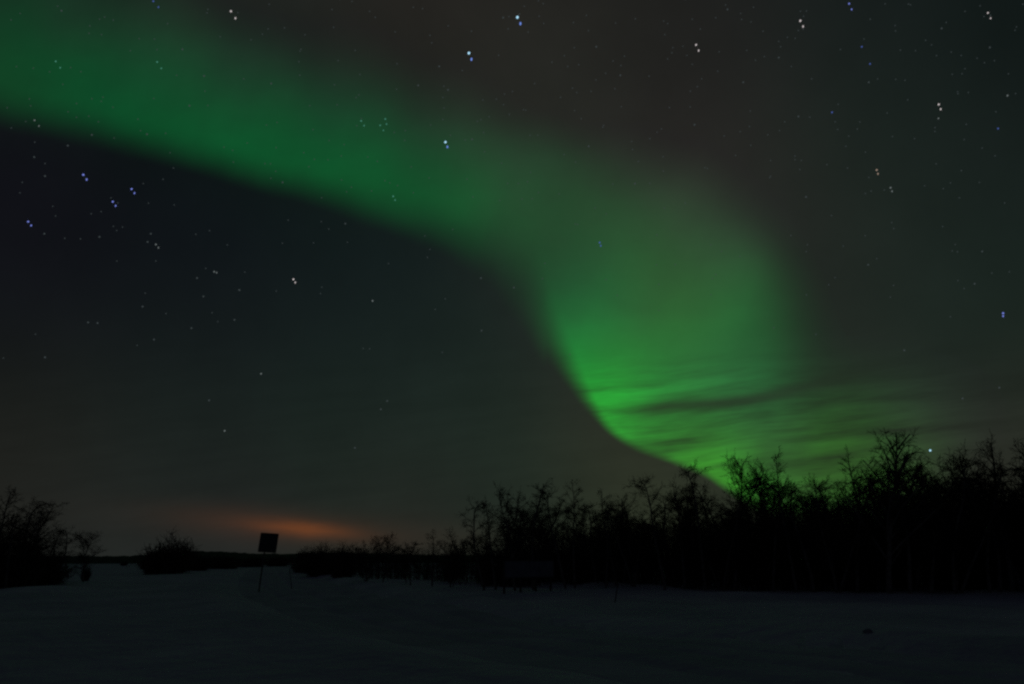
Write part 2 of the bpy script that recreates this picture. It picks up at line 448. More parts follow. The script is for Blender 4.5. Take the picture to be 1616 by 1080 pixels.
G_WOOD = 'bare birches of the dark wood'
FEATURE = [  # foot x, foot y, tip x, tip y, style, number, turn, width, label
    (578, 918, 574, 842, 'multi', 0, 0.3, 1.0, 'small many stemmed birch beside the low dark thicket at the left end of the wood'),
    (604, 922, 603, 843, 'fork', 0, 0.0, 1.0, 'short forked birch, second tree from the thin left end of the wood'),
    (648, 924, 645, 856, 'plain', 1, 1.3, 1.2, 'short rounded birch low in the gap of the wood left of the pointed small birch'),
    (682, 926, 679, 836, 'plain', 0, 0.8, 1.0, 'small pointed birch alone above the low trees midway to the tall wood'),
    (712, 927, 712, 856, 'multi', 1, 2.2, 1.1, 'low bushy birch in the dip just left of the first tall trees'),
    (765, 930, 736, 797, 'bent', 0, 3.1, 1.0, 'birch leaning left with drooping tip, first tall tree from the thin left end'),
    (783, 931, 773, 794, 'plain', 2, 0.4, 0.9, 'slim upright birch between the left leaning birch and the fork topped birch'),
    (813, 932, 803, 767, 'fork', 1, 0.1, 0.9, 'tall birch with forked tip standing straight behind the wide board'),
    (843, 931, 836, 764, 'plain', 3, 2.0, 1.25, 'tall broad crowned birch behind the right part of the wide board'),
    (893, 929, 870, 779, 'bent', 1, 3.0, 1.0, 'bent birch arching left over the gap right of the wide board'),
    (908, 928, 908, 760, 'plain', 4, 0.0, 0.8, 'tall narrow spire like birch just right of the open gap beside the wide board'),
    (955, 929, 938, 786, 'bent', 2, 1.0, 1.0, 'crooked birch with hooked twigs next to the narrow spire like birch'),
    (973, 929, 962, 774, 'plain', 0, 3.3, 0.9, 'birch with knobbly top behind the thin snow stake'),
    (1000, 930, 995, 779, 'multi', 2, 0.6, 1.0, 'bushy topped birch just right of the tree behind the snow stake'),
    (1050, 930, 1030, 757, 'bent', 3, 2.8, 0.9, 'birch leaning left with pointed tip below the brown edge of the aurora'),
    (1082, 931, 1054, 764, 'plain', 2, 2.4, 0.8, 'slender birch leaning left parallel to its pointed neighbour, under the end of the aurora'),
    (1113, 932, 1091, 741, 'bent', 1, 0.2, 0.9, 'bare hook topped birch curling right, left of the brightest low green glow'),
    (1140, 932, 1128, 762, 'multi', 0, 1.7, 1.1, 'dark bushy birch straight beneath the brightest low green glow'),
    (1158, 933, 1180, 722, 'fork', 2, 0.0, 1.0, 'tall open birch leaning right with forked tip before the green glow'),
    (1222, 934, 1206, 757, 'plain', 1, 5.0, 1.0, 'rounded birch in the saddle right of the open forked birch'),
    (1258, 935, 1239, 716, 'plain', 3, 0.7, 0.8, 'tall thin whip topped birch leaning left, right of the green glow'),
    (1285, 935, 1284, 746, 'bent', 2, 2.5, 1.1, 'flat topped birch with drooping boughs right of the whip topped birch'),
    (1322, 936, 1316, 752, 'multi', 1, 3.8, 1.0, 'dense birch in the middle of the low stretch left of the great fan crowned birch'),
    (1353, 936, 1350, 736, 'plain', 4, 1.1, 0.9, 'narrow birch close against the left side of the great fan crowned birch'),
    (1404, 937, 1392, 682, 'fan', 0, 0.5, 1.1, 'great birch with wide fan of fine bare limbs, tallest of the wood'),
    (1436, 937, 1428, 722, 'bent', 3, 0.0, 1.0, 'birch with drooping boughs filling the right flank of the great fan crowned birch'),
    (1470, 937, 1468, 716, 'fork', 0, 0.15, 1.0, 'V forked birch with a bright star right above its fork'),
    (1511, 937, 1509, 731, 'multi', 2, 2.9, 1.1, 'round headed birch right of the V forked birch'),
    (1562, 938, 1536, 730, 'bent', 0, 3.4, 1.0, 'birch arching to the left near the right edge beside the dark big tree'),
    (1578, 938, 1571, 744, 'plain', 2, 4.0, 1.0, 'birch in the last dip before the big tree at the right edge'),
    (1598, 938, 1588, 706, 'plain', 1, 3.0, 1.2, 'dark birch leaning left against the big tree at the right edge'),
    (1640, 939, 1634, 672, 'fan', 1, 1.0, 1.1, 'tall fan limbed birch mostly outside the right edge of the picture'),
    (1622, 939, 1608, 676, 'multi', 0, 0.9, 1.4, 'big dark birch cut by the right edge of the picture'),
]
for fx, fy, tx, ty, st, k, rz_, wd, lb in FEATURE:
    P = place(fx, fy); T = above(P, tx, ty); P[2] -= 0.05
    tree_at(P, T, st, k, lb, G_WOOD, rz_, wide=wd)

SKY_X = [460, 560, 600, 640, 680, 715, 735, 770, 805, 840, 880, 908, 945, 1000, 1030, 1060, 1095, 1130, 1180, 1206, 1240, 1280, 1320, 1350, 1392, 1440, 1468, 1500, 1540, 1575, 1612, 1700, 2000]
SKY_Y = [868, 850, 848, 856, 845, 856, 815, 805, 775, 772, 815, 775, 787, 782, 770, 772, 760, 765, 745, 758, 740, 750, 755, 745, 705, 735, 728, 735, 735, 745, 700, 690, 690]
wr = np.random.default_rng(5)
FOOT_X = [460, 540, 640, 760, 880, 1000, 1200, 1400, 1616, 2000]
FOOT_Y = [905, 914, 924, 930, 929, 930, 933, 937, 939, 941]
def filler(n, x0, x1, back0, back1, dip0, dip1, label):
    for i in range(n):
        px = x0 + (x1 - x0) * (i + wr.uniform(0, 1)) / n
        P = place(px, float(np.interp(px, FOOT_X, FOOT_Y)))
        P = P * (1 + wr.uniform(back0, back1) / np.linalg.norm(P[:2])); P[2] = gz1(P[0], P[1]) - 0.05
        qx, _ = to_px(P)
        ty = float(np.interp(qx, SKY_X, SKY_Y)) + wr.uniform(dip0, dip1)
        T = above(P, qx + wr.normal(-6, 12), ty)
        if T[2] - P[2] < 1.5: continue
        st = ['plain', 'plain', 'bent', 'multi', 'fork'][wr.integers(5)]
        tree_at(P, T, st, int(wr.integers(6)), label, G_WOOD, None, wide=float(wr.uniform(.9, 1.3)))
filler(13, 560, 745, 2, 16, 2, 24, 'low bare birch among the thin small trees at the left end of the wood')
filler(28, 760, 1000, 2, 20, 4, 50, 'bare birch standing back in the wood behind the wide board and the snow stake')
filler(42, 1000, 1330, 2, 22, 4, 54, 'bare birch deep in the dark wood below the end of the aurora')
filler(36, 1330, 1616, 2, 22, 4, 54, 'bare birch deep in the dark wood around the great fan crowned tree')
filler(5, 1640, 1800, 1, 16, 0, 40, 'bare birch beside the big tree at the right edge')

# left side
LEFT = [
    (-35, 932, -22, 775, 'multi', 1, 0.4, 1.35, 'big dark birch cut by the left edge of the picture'),
    (12, 930, 14, 792, 'multi', 0, 2.0, 1.3, 'bushy birch at the left edge just inside the picture'),
    (48, 927, 40, 822, 'multi', 2, 1.0, 1.4, 'round bushy birch between the left edge tree and the tree with a leaning tip'),
    (84, 924, 108, 836, 'bent', 0, 0.0, 1.3, 'low birch with tip leaning right over the far snow on the left'),
    (131, 919, 136, 838, 'fork', 2, 0.4, 1.2, 'small lone birch with forked round crown on the far snow at left'),
]
for fx, fy, tx, ty, st, k, rz_, wd, lb in LEFT:
    P = place(fx, fy); T = above(P, tx, ty); P[2] -= 0.05
    tree_at(P, T, st, k, lb, 'birches at the left edge', rz_, wide=wd)

for i, (fx, tx, ty) in enumerate([(-20, -16, 800), (22, 26, 803), (34, 30, 815), (58, 58, 828), (66, 72, 838), (92, 88, 846), (8, 2, 786)]):
    P = place(fx, 927 - 0.06 * fx); P = P * (1 + (2 + i % 3 * 2.5) / np.linalg.norm(P[:2])); P[2] = gz1(P[0], P[1]) - 0.05
    tree_at(P, above(P, tx, ty), ('multi', 'bent', 'plain')[i % 3], i, 'bushy low birch tangled into the dark clump at the left edge', 'birches at the left edge', None, wide=1.5)

# shrubs
def gen_shrub(seed, n=150):
    r = np.random.default_rng(seed); a = Tubes(); b = Tubes()
    P2, R2 = [], []
    for i in range(n):
        az = r.uniform(0, 6.28); sp = r.uniform(0, 1) ** 0.7
        s = wander(r, (0.45 * sp * math.cos(az), 0.35 * sp * math.sin(az), -0.05), (0.75 * sp * math.cos(az), 0.75 * sp * math.sin(az), 1), r.uniform(.6, 1.1) * (1.05 - 0.3 * sp), 6, 0.1)
        a.add(s, np.linspace(0.014, 0.005, 7), 4)
        for j in range(22):
            p, d = at(s, r.uniform(.12, 1))
            P2.append(wander(r, p, unit(d * .6 + unit(r.normal(0, 1, 3)) * .9), r.uniform(.08, .3), 3, .18)); R2.append(np.linspace(.006, .004, 4))
    b.add(np.array(P2), np.array(R2), 3)
    ms, mt = a.mesh('shrub_stems'), b.mesh('shrub_twigs'); ms.materials.append(M_BARK); mt.materials.append(M_TWIG)
    return ms, mt
SHRUB = [gen_shrub(s) for s in (1, 2, 3)]
def shrub_at(px, py, ty, wpx, k, label, group, rz_=0.0):
    P = place(px, py); T = above(P, px, ty); Hh = T[2] - P[2]
    w = wpx / FPX * P[1] / 1.7
    o = empty('shrub', tuple(P)); o.rotation_euler = (0, 0, rz_); o.scale = (w, w, Hh)
    link('stems', SHRUB[k % 3][0], None, o); link('twigs', SHRUB[k % 3][1], None, o)
    tag(o, label, 'shrub', group); return o
GS = 'dark shrubs along the snowfield'
for a in [
    (264, 905, 845, 84, 0, 'large round black bush standing alone left of the square sign', GS),
    (246, 906, 872, 46, 1, 'low shrub crouching at the left foot of the large round bush', GS),
    (310, 901, 874, 60, 2, 'low shrub on the snow just right of the large round bush', GS),
    (352, 898, 877, 60, 1, 'flat shrub midway between the large round bush and the square sign', GS),
    (396, 895, 878, 56, 0, 'flat shrub on the far snow directly left of the sign post', GS),
    (437, 894, 877, 50, 2, 'flat shrub on the far snow directly right of the sign post', GS),
    (478, 903, 868, 44, 1, 'leftmost rounded shrub of the low dark thicket right of the square sign', GS),
    (505, 908, 861, 56, 0, 'taller shrub in the left half of the low dark thicket', GS),
    (540, 912, 863, 60, 2, 'broad shrub in the right half of the low dark thicket', GS),
    (195, 893, 887, 12, 0, 'tiny dark shrub far out on the snow left of the large round bush', GS),
    (22, 929, 868, 70, 1, 'dark shrub under the trees at the left edge', GS),
    (70, 925, 874, 70, 2, 'dark shrub under the tree with a leaning tip at left', GS),
    (134, 917, 893, 16, 0, 'small shrub around the foot of the lone birch on the left', GS),
]:
    shrub_at(*a, rz_=random.uniform(0, 6))

# thicket: saplings and undergrowth that read as one black mass
def thicket():
    r = np.random.default_rng(9); t = Tubes()
    TOPX = [455, 480, 540, 600, 700, 760, 820, 880, 950, 1100, 1200, 1300, 1450, 1616, 2000]
    TOPY = [884, 868, 866, 876, 874, 874, 872, 858, 838, 830, 824, 818, 814, 802, 795]
    S, SR, W, WR = [], [], [], []
    N = 4300
    for i in range(N):
        px = 470 + 1330 * r.uniform(0, 1) ** 0.85
        P = place_fast(px, float(np.interp(px, FOOT_X, FOOT_Y)))
        if 555 < px < 755 and r.uniform() < 0.6: continue
        b = r.uniform(1.0, 14) + 0.9 * math.sin(px * 0.045) + 0.6 * math.sin(px * 0.13) if px > 760 else r.uniform(3.0, 16)
        if 545 < px < 760: b += 3
        P = P * (1 + b / np.linalg.norm(P[:2])); 
        qx, qy = to_px((P[0], P[1], 0))
        ty = float(np.interp(qx, TOPX, TOPY)) + abs(r.normal(0, 22)) - 10
        T = above(P, qx, ty); Hh = max(0.8, T[2])
        s = np.array([P[0], P[1], -0.05]) + np.cumsum(np.concatenate([np.zeros((1, 3)), r.normal(0, .08, (5, 3)) * Hh / 4 + [0, 0, Hh / 5]]), 0)
        S.append(s); SR.append(np.linspace(.020, .007, 6))
        for j in range(13):
            f = r.uniform(0.08, .98) * 4.99; k = int(f); p = s[k] + (s[k + 1] - s[k]) * (f - k)
            d = unit(r.normal(0, 1, 3) * [1, 1, .6] + [0, 0, .5]); l = r.uniform(.35, 1.0)
            W.append([p, p + d * l * .5 + r.normal(0, .05, 3), p + d * l + r.normal(0, .1, 3)]); WR.append([.010, .008, .005])
    t.add(np.array(S), np.array(SR), 4); t.add(np.array(W), np.array(WR), 3)
    return t.mesh('undergrowth')
def place_fast(px, py):
    g = ground_flat(px, py); return np.array([g[0], g[1], 0.0])
und = link('undergrowth', thicket(), M_TWIG)
tag(und, 'black tangle of saplings filling the lower part of the birch wood', None, None, 'stuff')

# ------------------------------------------------------------------ square road sign
def box(bm_v, bm_f, c, s):
    c = np.array(c); s = np.array(s) / 2; n = len(bm_v)
    for dz in (-1, 1):
        for dx, dy in ((-1, -1), (1, -1), (1, 1), (-1, 1)): bm_v.append(c + s * (dx, dy, dz))
    for f in ((3, 2, 1, 0), (4, 5, 6, 7), (0, 1, 5, 4), (1, 2, 6, 5), (2, 3, 7, 6), (3, 0, 4, 7)): bm_f.append([n + i for i in f])
def boxes(name, lst):
    v, f = [], []
    for c, s in lst: box(v, f, c, s)
    return mesh(name, v, f, False)
def rounded_plate(name, w, h, t, r=0.05, z0=0.0):
    out = []
    for cx, cz, a0 in ((w / 2 - r, h / 2 - r, 0), (-w / 2 + r, h / 2 - r, 90), (-w / 2 + r, -h / 2 + r, 180), (w / 2 - r, -h / 2 + r, 270)):
        for k in range(7):
            a = math.radians(a0 + 15 * k); out.append((cx + r * math.cos(a), cz + r * math.sin(a)))
    n = len(out)
    v = [(x, -t / 2, z + z0) for x, z in out] + [(x, t / 2, z + z0) for x, z in out]
    f = [list(range(n)), list(range(2 * n - 1, n - 1, -1))] + [[i, i + n, (i + 1) % n + n, (i + 1) % n] for i in range(n)]
    return mesh(name, v, f, False)
def ring_band(name, r0, h, z0):
    tb = Tubes(); tb.add([[0, 0, z0 - h / 2], [0, 0, z0], [0, 0, z0 + h / 2]], [r0] * 3, 12); return tb

P = place(408, 938); T = above(P, 421.5, 842)
Ht = T[2] - P[2]
sg = empty('road_sign', tuple(P)); tag(sg, 'square sign on a single leaning post, black before the orange horizon glow', 'road sign')
lean = math.atan2(T[0] - P[0], Ht); sg.rotation_euler = (0, lean, math.radians(4))
tb = Tubes(); zz = np.linspace(-0.3, Ht - 0.08, 9); tb.add(np.stack([zz * 0, zz * 0, zz], 1), np.full(9, 0.038), 10)
link('post', tb.mesh('sign_post'), M_STEEL, sg)
side = 27.2 / FPX * np.linalg.norm([P[1], P[0]]) * 0.94
pl = link('panel', rounded_plate('sign_panel', side, side * 1.04, 0.022, 0.04), M_SIGNBACK, sg)
pl.location = (0.15, -0.075, Ht - side * 0.5); pl.rotation_euler = (0, math.radians(1.0), 0)
for zc in (-0.26, 0.26):
    tbk = ring_band('c', 0.046, 0.05, 0.0)
    c = link('clamp', tbk.mesh('sign_clamp'), M_STEEL, sg); c.location = (0, 0, Ht - side * 0.5 + zc)
    tbr = boxes('sign_rail', [((0.15, -0.053, 0), (side * 0.8, 0.022, 0.04))]); b = link('rail', tbr, M_STEEL, sg); b.location = (0, 0, Ht - side * 0.5 + zc)

# ------------------------------------------------------------------ wide board on posts
Pa = place(795.5, 940); Pd = place(869, 933)
dv = Pd - Pa; Lb = np.linalg.norm(dv[:2]); yaw = math.atan2(dv[1], dv[0])
bd = empty('information_board', (Pa[0], Pa[1], 0.0)); bd.rotation_euler = (0, 0, yaw)
tag(bd, 'long low dark grey board on four posts at the edge of the wood', 'signboard')
z1, z0 = above(Pa, 795, 886)[2], above(Pa, 795, 912)[2]
pm = boxes('board_panel', [((Lb * 0.5 + 0.03, -0.075, (z0 + z1) / 2), (Lb + 0.16, 0.035, z1 - z0))])
link('panel', pm, M_BOARD, bd)
link('frame', boxes('board_frame', [((Lb * 0.5 + 0.03, -0.078, z1 + 0.02), (Lb + 0.24, 0.06, 0.04)), ((Lb * 0.5 + 0.03, -0.078, z0 - 0.02), (Lb + 0.24, 0.06, 0.04)),
      ((-0.075, -0.078, (z0 + z1) / 2), (0.05, 0.06, z1 - z0)), ((Lb + 0.135, -0.078, (z0 + z1) / 2), (0.05, 0.06, z1 - z0))]), M_WOOD, bd)
for k in range(4):
    u = (0.0, 0.34, 0.67, 1.0)[k] * Lb
    w = bd.matrix_basis
    wx, wy = Pa[0] + math.cos(yaw) * u, Pa[1] + math.sin(yaw) * u
    zg = gz1(wx, wy)
    tb = Tubes(); zz = np.linspace(zg - 0.3, z1 - 0.02, 6); tb.add(np.stack([zz * 0 + u, zz * 0 + 0.0, zz], 1), np.full(6, 0.05), 10)
    link('post', tb.mesh('board_post'), M_WOOD, bd)

# ------------------------------------------------------------------ snow stakes
def stake(fx, fy, tx, ty, label):
    P = place(fx, fy); T = above(P, tx, ty); o = empty('snow_stake', tuple(P)); v = T - P
    o.rotation_mode = 'QUATERNION'; o.rotation_quaternion = Vector((0, 0, 1)).rotation_difference(Vector(v)); L = np.linalg.norm(v)
    tb = Tubes(); zz = np.linspace(-0.2, L, 7); tb.add(np.stack([zz * 0, zz * 0, zz], 1), np.linspace(0.024, 0.016, 7), 8)
    link('pole', tb.mesh('stake_pole'), M_WOOD, o)
    tb = Tubes(); zz = np.linspace(L - 0.22, L - 0.10, 3); tb.add(np.stack([zz * 0, zz * 0, zz], 1), np.full(3, 0.027), 8)
    link('band', tb.mesh('stake_band'), M_STEEL, o)
    tag(o, label, 'snow pole', 'snow stakes along the road')
stake(970.5, 951, 976, 917, 'thin dark stake leaning right in the snow before the wood')
stake(460.5, 930, 457, 899, 'thin faint stake left of the low dark thicket, near the square sign')

# ------------------------------------------------------------------ dark clods on the snow
def clod(px, py, wpx, hpx, seed, label):
    P = place(px, py); r = np.random.default_rng(seed); w = wpx / FPX * P[1]; h = hpx / FPX * P[1]
    n, m = 14, 7; v, f = [], []
    ph = r.uniform(0, 6, 4)
    for j in range(m):
        a = j / (m - 1) * math.pi / 2
        for i in range(n):
            b = i / n * 2 * math.pi; k = 1 + .18 * math.sin(2 * b + ph[0]) + .12 * math.sin(3 * b + ph[1] + a * 2) + .05 * r.normal()
            v.append((w / 2 * math.cos(a) * math.cos(b) * k, w / 2.6 * math.cos(a) * math.sin(b) * k, h * math.sin(a) * (1 + .1 * math.sin(b + ph[2])) - 0.02))
    for j in range(m - 1):
        for i in range(n): f.append([j * n + i, j * n + (i + 1) % n, (j + 1) * n + (i + 1) % n, (j + 1) * n + i])
    f.append([(m - 1) * n + i for i in range(n)])
    o = link('snow_clod', mesh('snow_clod', v, f), M_CLOD); o.location = tuple(P); tag(o, label, 'snow clod', 'dark clods on the snow')
clod(1373, 1018, 14, 6, 1, 'larger dark lump lying on the roadside snow at lower right')
clod(1263, 1024, 6, 3, 2, 'smaller dark lump on the snow left of the larger one')

# ------------------------------------------------------------------ aurora
AUR = [((0, -10), (22, 50, 33)), ((0, 60), (19, 62, 38)), ((0, 120), (15, 68, 38)), ((130, 20), (28, 52, 38)), ((130, 130), (14, 74, 41)),
    ((250, 20), (33, 48, 38)), ((250, 105), (24, 68, 44)), ((260, 190), (14, 79, 42)), ((400, 120), (31, 52, 41)), ((400, 190), (18, 79, 45)), ((400, 250), (14, 84, 43)),
    ((560, 110), (34, 42, 36)), ((560, 180), (27, 65, 44)), ((560, 260), (18, 86, 46)), ((560, 320), (16, 80, 42)),
    ((700, 170), (38, 45, 38)), ((700, 230), (33, 65, 46)), ((700, 300), (22, 84, 46)), ((690, 330), (19, 80, 42)),
    ((850, 285), (39, 63, 46)), ((850, 345), (31, 82, 48)), ((860, 400), (27, 66, 42)),
    ((990, 280), (44, 50, 44)), ((960, 330), (40, 76, 47)), ((985, 400), (41, 88, 50)), ((890, 450), (30, 70, 46)),
    ((1085, 335), (52, 68, 53)), ((1080, 400), (45, 82, 50)), ((1040, 450), (47, 86, 47)), ((1095, 480), (51, 82, 48)), ((950, 480), (36, 92, 56)),
    ((1150, 400), (52, 70, 55)), ((1160, 460), (44, 103, 56)), ((1195, 510), (40, 104, 55)), ((1180, 550), (42, 104, 55)), ((1215, 575), (38, 80, 50)),
    ((1090, 535), (48, 114, 54)), ((1010, 510), (46, 96, 52)), ((918, 535), (30, 122, 58)),
    ((958, 595), (34, 134, 52)), ((1050, 585), (42, 126, 56)), ((1120, 580), (47, 110, 61)), ((1180, 595), (40, 90, 54)),
    ((962, 646), (46, 165, 52)), ((1060, 630), (44, 116, 58)), ((1150, 640), (42, 84, 50)),
    ((1020, 690), (50, 122, 47)), ((1100, 685), (50, 106, 47)), ((1200, 675), (48, 90, 51)), ((1300, 650), (42, 78, 42)), ((1400, 645), (43, 66, 46)), ((1500, 640), (42, 53, 43)),
    ((1070, 722), (54, 112, 42)), ((1125, 745), (64, 146, 38)), ((1215, 725), (52, 84, 43)), ((1320, 700), (42, 82, 34)), ((1340, 735), (54, 96, 36)), ((1430, 725), (52, 70, 44)),
    ((1130, 790), (55, 120, 44)), ((1330, 790), (52, 80, 44)), ((1300, 595), (41, 50, 44))]
ZERO = [(1272, 545), (1275, 500), (1280, 480), (1270, 400), (1220, 330), (1150, 270), (1060, 220), (950, 180), (830, 140), (700, 95), (570, 40), (440, 20), (340, -40), (1420, 570), (1290, 540),
    (1540, 740), (1560, 600), (200, -80), (0, -130)]
POLY = [(-160, 170), (0, 225), (200, 265), (400, 318), (540, 352), (640, 395), (700, 430), (740, 475), (785, 545), (830, 600), (890, 650), (935, 675), (985, 708), (1060, 738), (1100, 755), (1125, 800), (1180, 850),
        (1590, 850), (1625, 760), (1610, 640), (1540, 575), (1420, 535), (1335, 530), (1315, 480), (1290, 400), (1245, 325), (1175, 255), (1070, 190), (920, 145), (780, 95), (615, 35), (480, -20), (380, -70), (230, -120), (-160, -220)]
samples = []
for p, c in AUR:
    samples.append((p, np.maximum(lin(c) - base_np(*p), 0) * [0.9, 1.0, 0.9]))
i0 = POLY.index((1590, 850))
for (ax, ay), (bx, by) in zip(POLY[i0:], POLY[i0 + 1:]):
    n = max(1, int(math.hypot(bx - ax, by - ay) // 75))
    ZERO += [(ax + (bx - ax) * k / n, ay + (by - ay) * k / n) for k in range(n)]
for p in ZERO: samples.append((p, np.zeros(3)))
am = bpy.data.materials.new('aurora_light'); am.use_nodes = True
E.nt = am.node_tree; E.nt.nodes.clear()
geo = E.nt.nodes.new('ShaderNodeNewGeometry')
dirv = V(V.m('NORMALIZE', V(geo.outputs['Position'])).outputs[0])
X, Y = chart(dirv); xy = combine(X, Y)
acol = rbf(xy, samples, 52.0, (0, 0, 0), 2e-3)
acol = V(V.m('MAXIMUM', acol - (0.0006, 0.0022, 0.0006), (0, 0, 0)).outputs[0])
EX = [0, 100, 200, 300, 400, 540, 640, 720, 780, 815, 840, 865, 890, 915, 938, 955, 1000, 1060, 1110, 1140, 1200, 1616]
EY = [168, 190, 213, 240, 269, 308, 339, 365, 391, 424, 460, 508, 555, 603, 645, 668, 703, 726, 746, 765, 800, 860]
EW = [42, 42, 40, 38, 38, 40, 46, 60, 80, 98, 98, 72, 56, 42, 24, 16, 11, 10, 10, 12, 14, 14]
xn = E.m('MULTIPLY', X, 1 / 1616.0, clamp=True)
ye = curve(xn, [(x / 1616, y / 1080) for x, y in zip(EX, EY)]) * 1080.0
yw = curve(xn, [(x / 1616, w / 100) for x, w in zip(EX, EW)]) * 100.0
wob = (noise(combine(X * 0.008, Y * 0.008), 1.0, 2.0) - 0.5) * 16.0
mask = smooth((ye - Y + wob * smooth(X, 900, 1000, 1.0, 0.3)) / yw, -1.0, 1.0)
# thin cloud bands painted into the emission as dimming, and rays, low in the aurora
q1 = Y + (X - 1000.0) * 0.13
wp = (noise(combine(X * 0.004, Y * 0.006), 1.0, 2.0) - 0.5) * 24.0
st = noise(combine(X * 0.0040, (q1 + wp) * 0.036), 1.0, 4.0, 0.6)
sa = smooth(Y, 530, 650)
f = 1.0 + (st - 0.5) * sa * 3.3
cy = curve(xn, [(0, .6), (1000 / 1616, .602), (1060 / 1616, .5935), (1180 / 1616, .585), (1310 / 1616, .557), (1430 / 1616, .526), (1, .48)]) * 1080.0
dk = (Y - cy) / 9.5
f = f * (1.0 - E.m('POWER', 0.6065, dk * dk) * smooth(X, 955, 1050) * (0.80 - smooth(X, 1180, 1420) * 0.6))
big = noise(combine(X * 0.006, q1 * 0.010), 1.0, 3.0)
fine = noise(combine(X * 0.016, Y * 0.03), 1.0, 4.0, 0.6)
rays = noise(combine(X * 0.020 + Y * 0.007, Y * 0.0022), 1.0, 2.0)
f = f * (0.80 + big * 0.40) * (0.90 + fine * 0.20) * (0.90 + rays * 0.20)
f = E.m('MAXIMUM', f, 0.0)
acol = acol.scaled(mask * f * 0.5)        # the light crosses two faces of the closed sheet
em = E.nt.nodes.new('ShaderNodeEmission'); E.nt.links.new(acol.s, em.inputs['Color'])
tr = E.nt.nodes.new('ShaderNodeBsdfTransparent'); ad = E.nt.nodes.new('ShaderNodeAddShader'); mo = E.nt.nodes.new('ShaderNodeOutputMaterial')
E.nt.links.new(em.outputs[0], ad.inputs[0]); E.nt.links.new(tr.outputs[0], ad.inputs[1]); E.nt.links.new(ad.outputs[0], mo.inputs['Surface'])
am.cycles.emission_sampling = 'FRONT_BACK'

def inside(x, y):
    c = False; j = len(POLY) - 1
    for i in range(len(POLY)):
        xi, yi = POLY[i]; xj, yj = POLY[j]
        if (yi > y) != (yj > y) and x < (xj - xi) * (y - yi) / (yj - yi) + xi: c = not c
        j = i
    return c
bpts = []
for (ax, ay), (bx, by) in zip(POLY, POLY[1:] + POLY[:1]):
    n = max(1, int(math.hypot(bx - ax, by - ay) // 24))
    for k in range(n): bpts.append((ax + (bx - ax) * k / n, ay + (by - ay) * k / n))
nb = len(bpts)
ipts = [(x, y) for x in range(-150, 1600, 32) for y in range(-160, 860, 32) if inside(x, y) and min(math.hypot(x - p[0], y - p[1]) for p in bpts) > 14]
res = delaunay_2d_cdt([Vector(p) for p in bpts + ipts], [], [list(range(nb))], 1, 1e-4)
pv, pe, pf = res[0], res[1], res[2]
D = np.array([ray(p.x, p.y) for p in pv]); nv = len(D)
av = np.concatenate([D * 24000.0, D * 26500.0])
af = [list(t) for t in pf] + [[i + nv for i in reversed(t)] for t in pf]
cnt = {}
for t in pf:
    for a, b in zip(t, list(t[1:]) + [t[0]]): cnt.setdefault((min(a, b), max(a, b)), []).append((a, b))
for k, l in cnt.items():
    if len(l) == 1: a, b = l[0]; af.append([b, a, a + nv, b + nv])
ame = mesh('aurora', av, af, False); ame.materials.append(am)
aur = link('aurora', ame)
tag(aur, 'green aurora band sweeping from upper left and curling down to the trees at right', 'aurora')
aur.visible_shadow = True

# ------------------------------------------------------------------ stars
def emat(name, col, k):
    m = bpy.data.materials.new(name); m.use_nodes = True; nt = m.node_tree; nt.nodes.clear()
    e = nt.nodes.new('ShaderNodeEmission'); o = nt.nodes.new('ShaderNodeOutputMaterial')
    e.inputs['Color'].default_value = (*lin(col), 1); e.inputs['Strength'].default_value = k
    nt.links.new(e.outputs[0], o.inputs['Surface']); return m
SM = {'bluewhite': emat('star_blue_white', (170, 220, 245), 1.1), 'doubling': emat('star_doubling', (110, 140, 225), 1.0), 'blue': emat('star_blue', (120, 135, 225), 1.0), 'white': emat('star_white', (215, 205, 205), 0.85),
      'softblue': emat('star_soft_blue', (70, 90, 160), 1.0), 'soft': emat('star_soft_white', (110, 118, 118), 0.9), 'warm': emat('star_warm', (160, 140, 125), 0.9), 'teal': emat('star_teal', (80, 150, 130), 0.8)}
RS = 20000.0
import bmesh
bm = bmesh.new(); bmesh.ops.create_icosphere(bm, subdivisions=1, radius=1.0)
IV = np.array([v.co[:] for v in bm.verts]); IF = [[v.index for v in f.verts] for f in bm.faces]; bm.free()
def star_blobs(lst):
    v, f = [], []; n = 0
    for px, py, rx, ry in lst:
        d = ray(px, py); right = unit(np.cross(d, [0, 0, 1])); up = np.cross(right, d)
        c = d * RS; k = RS / (FPX * (d @ F) ** -1)
        pts = c + k * (IV[:, :1] * right * rx + IV[:, 1:2] * d * rx + IV[:, 2:] * up * ry)
        v.append(pts); f += [[i + n for i in t] for t in IF]; n += len(IV)
    return np.concatenate(v), f
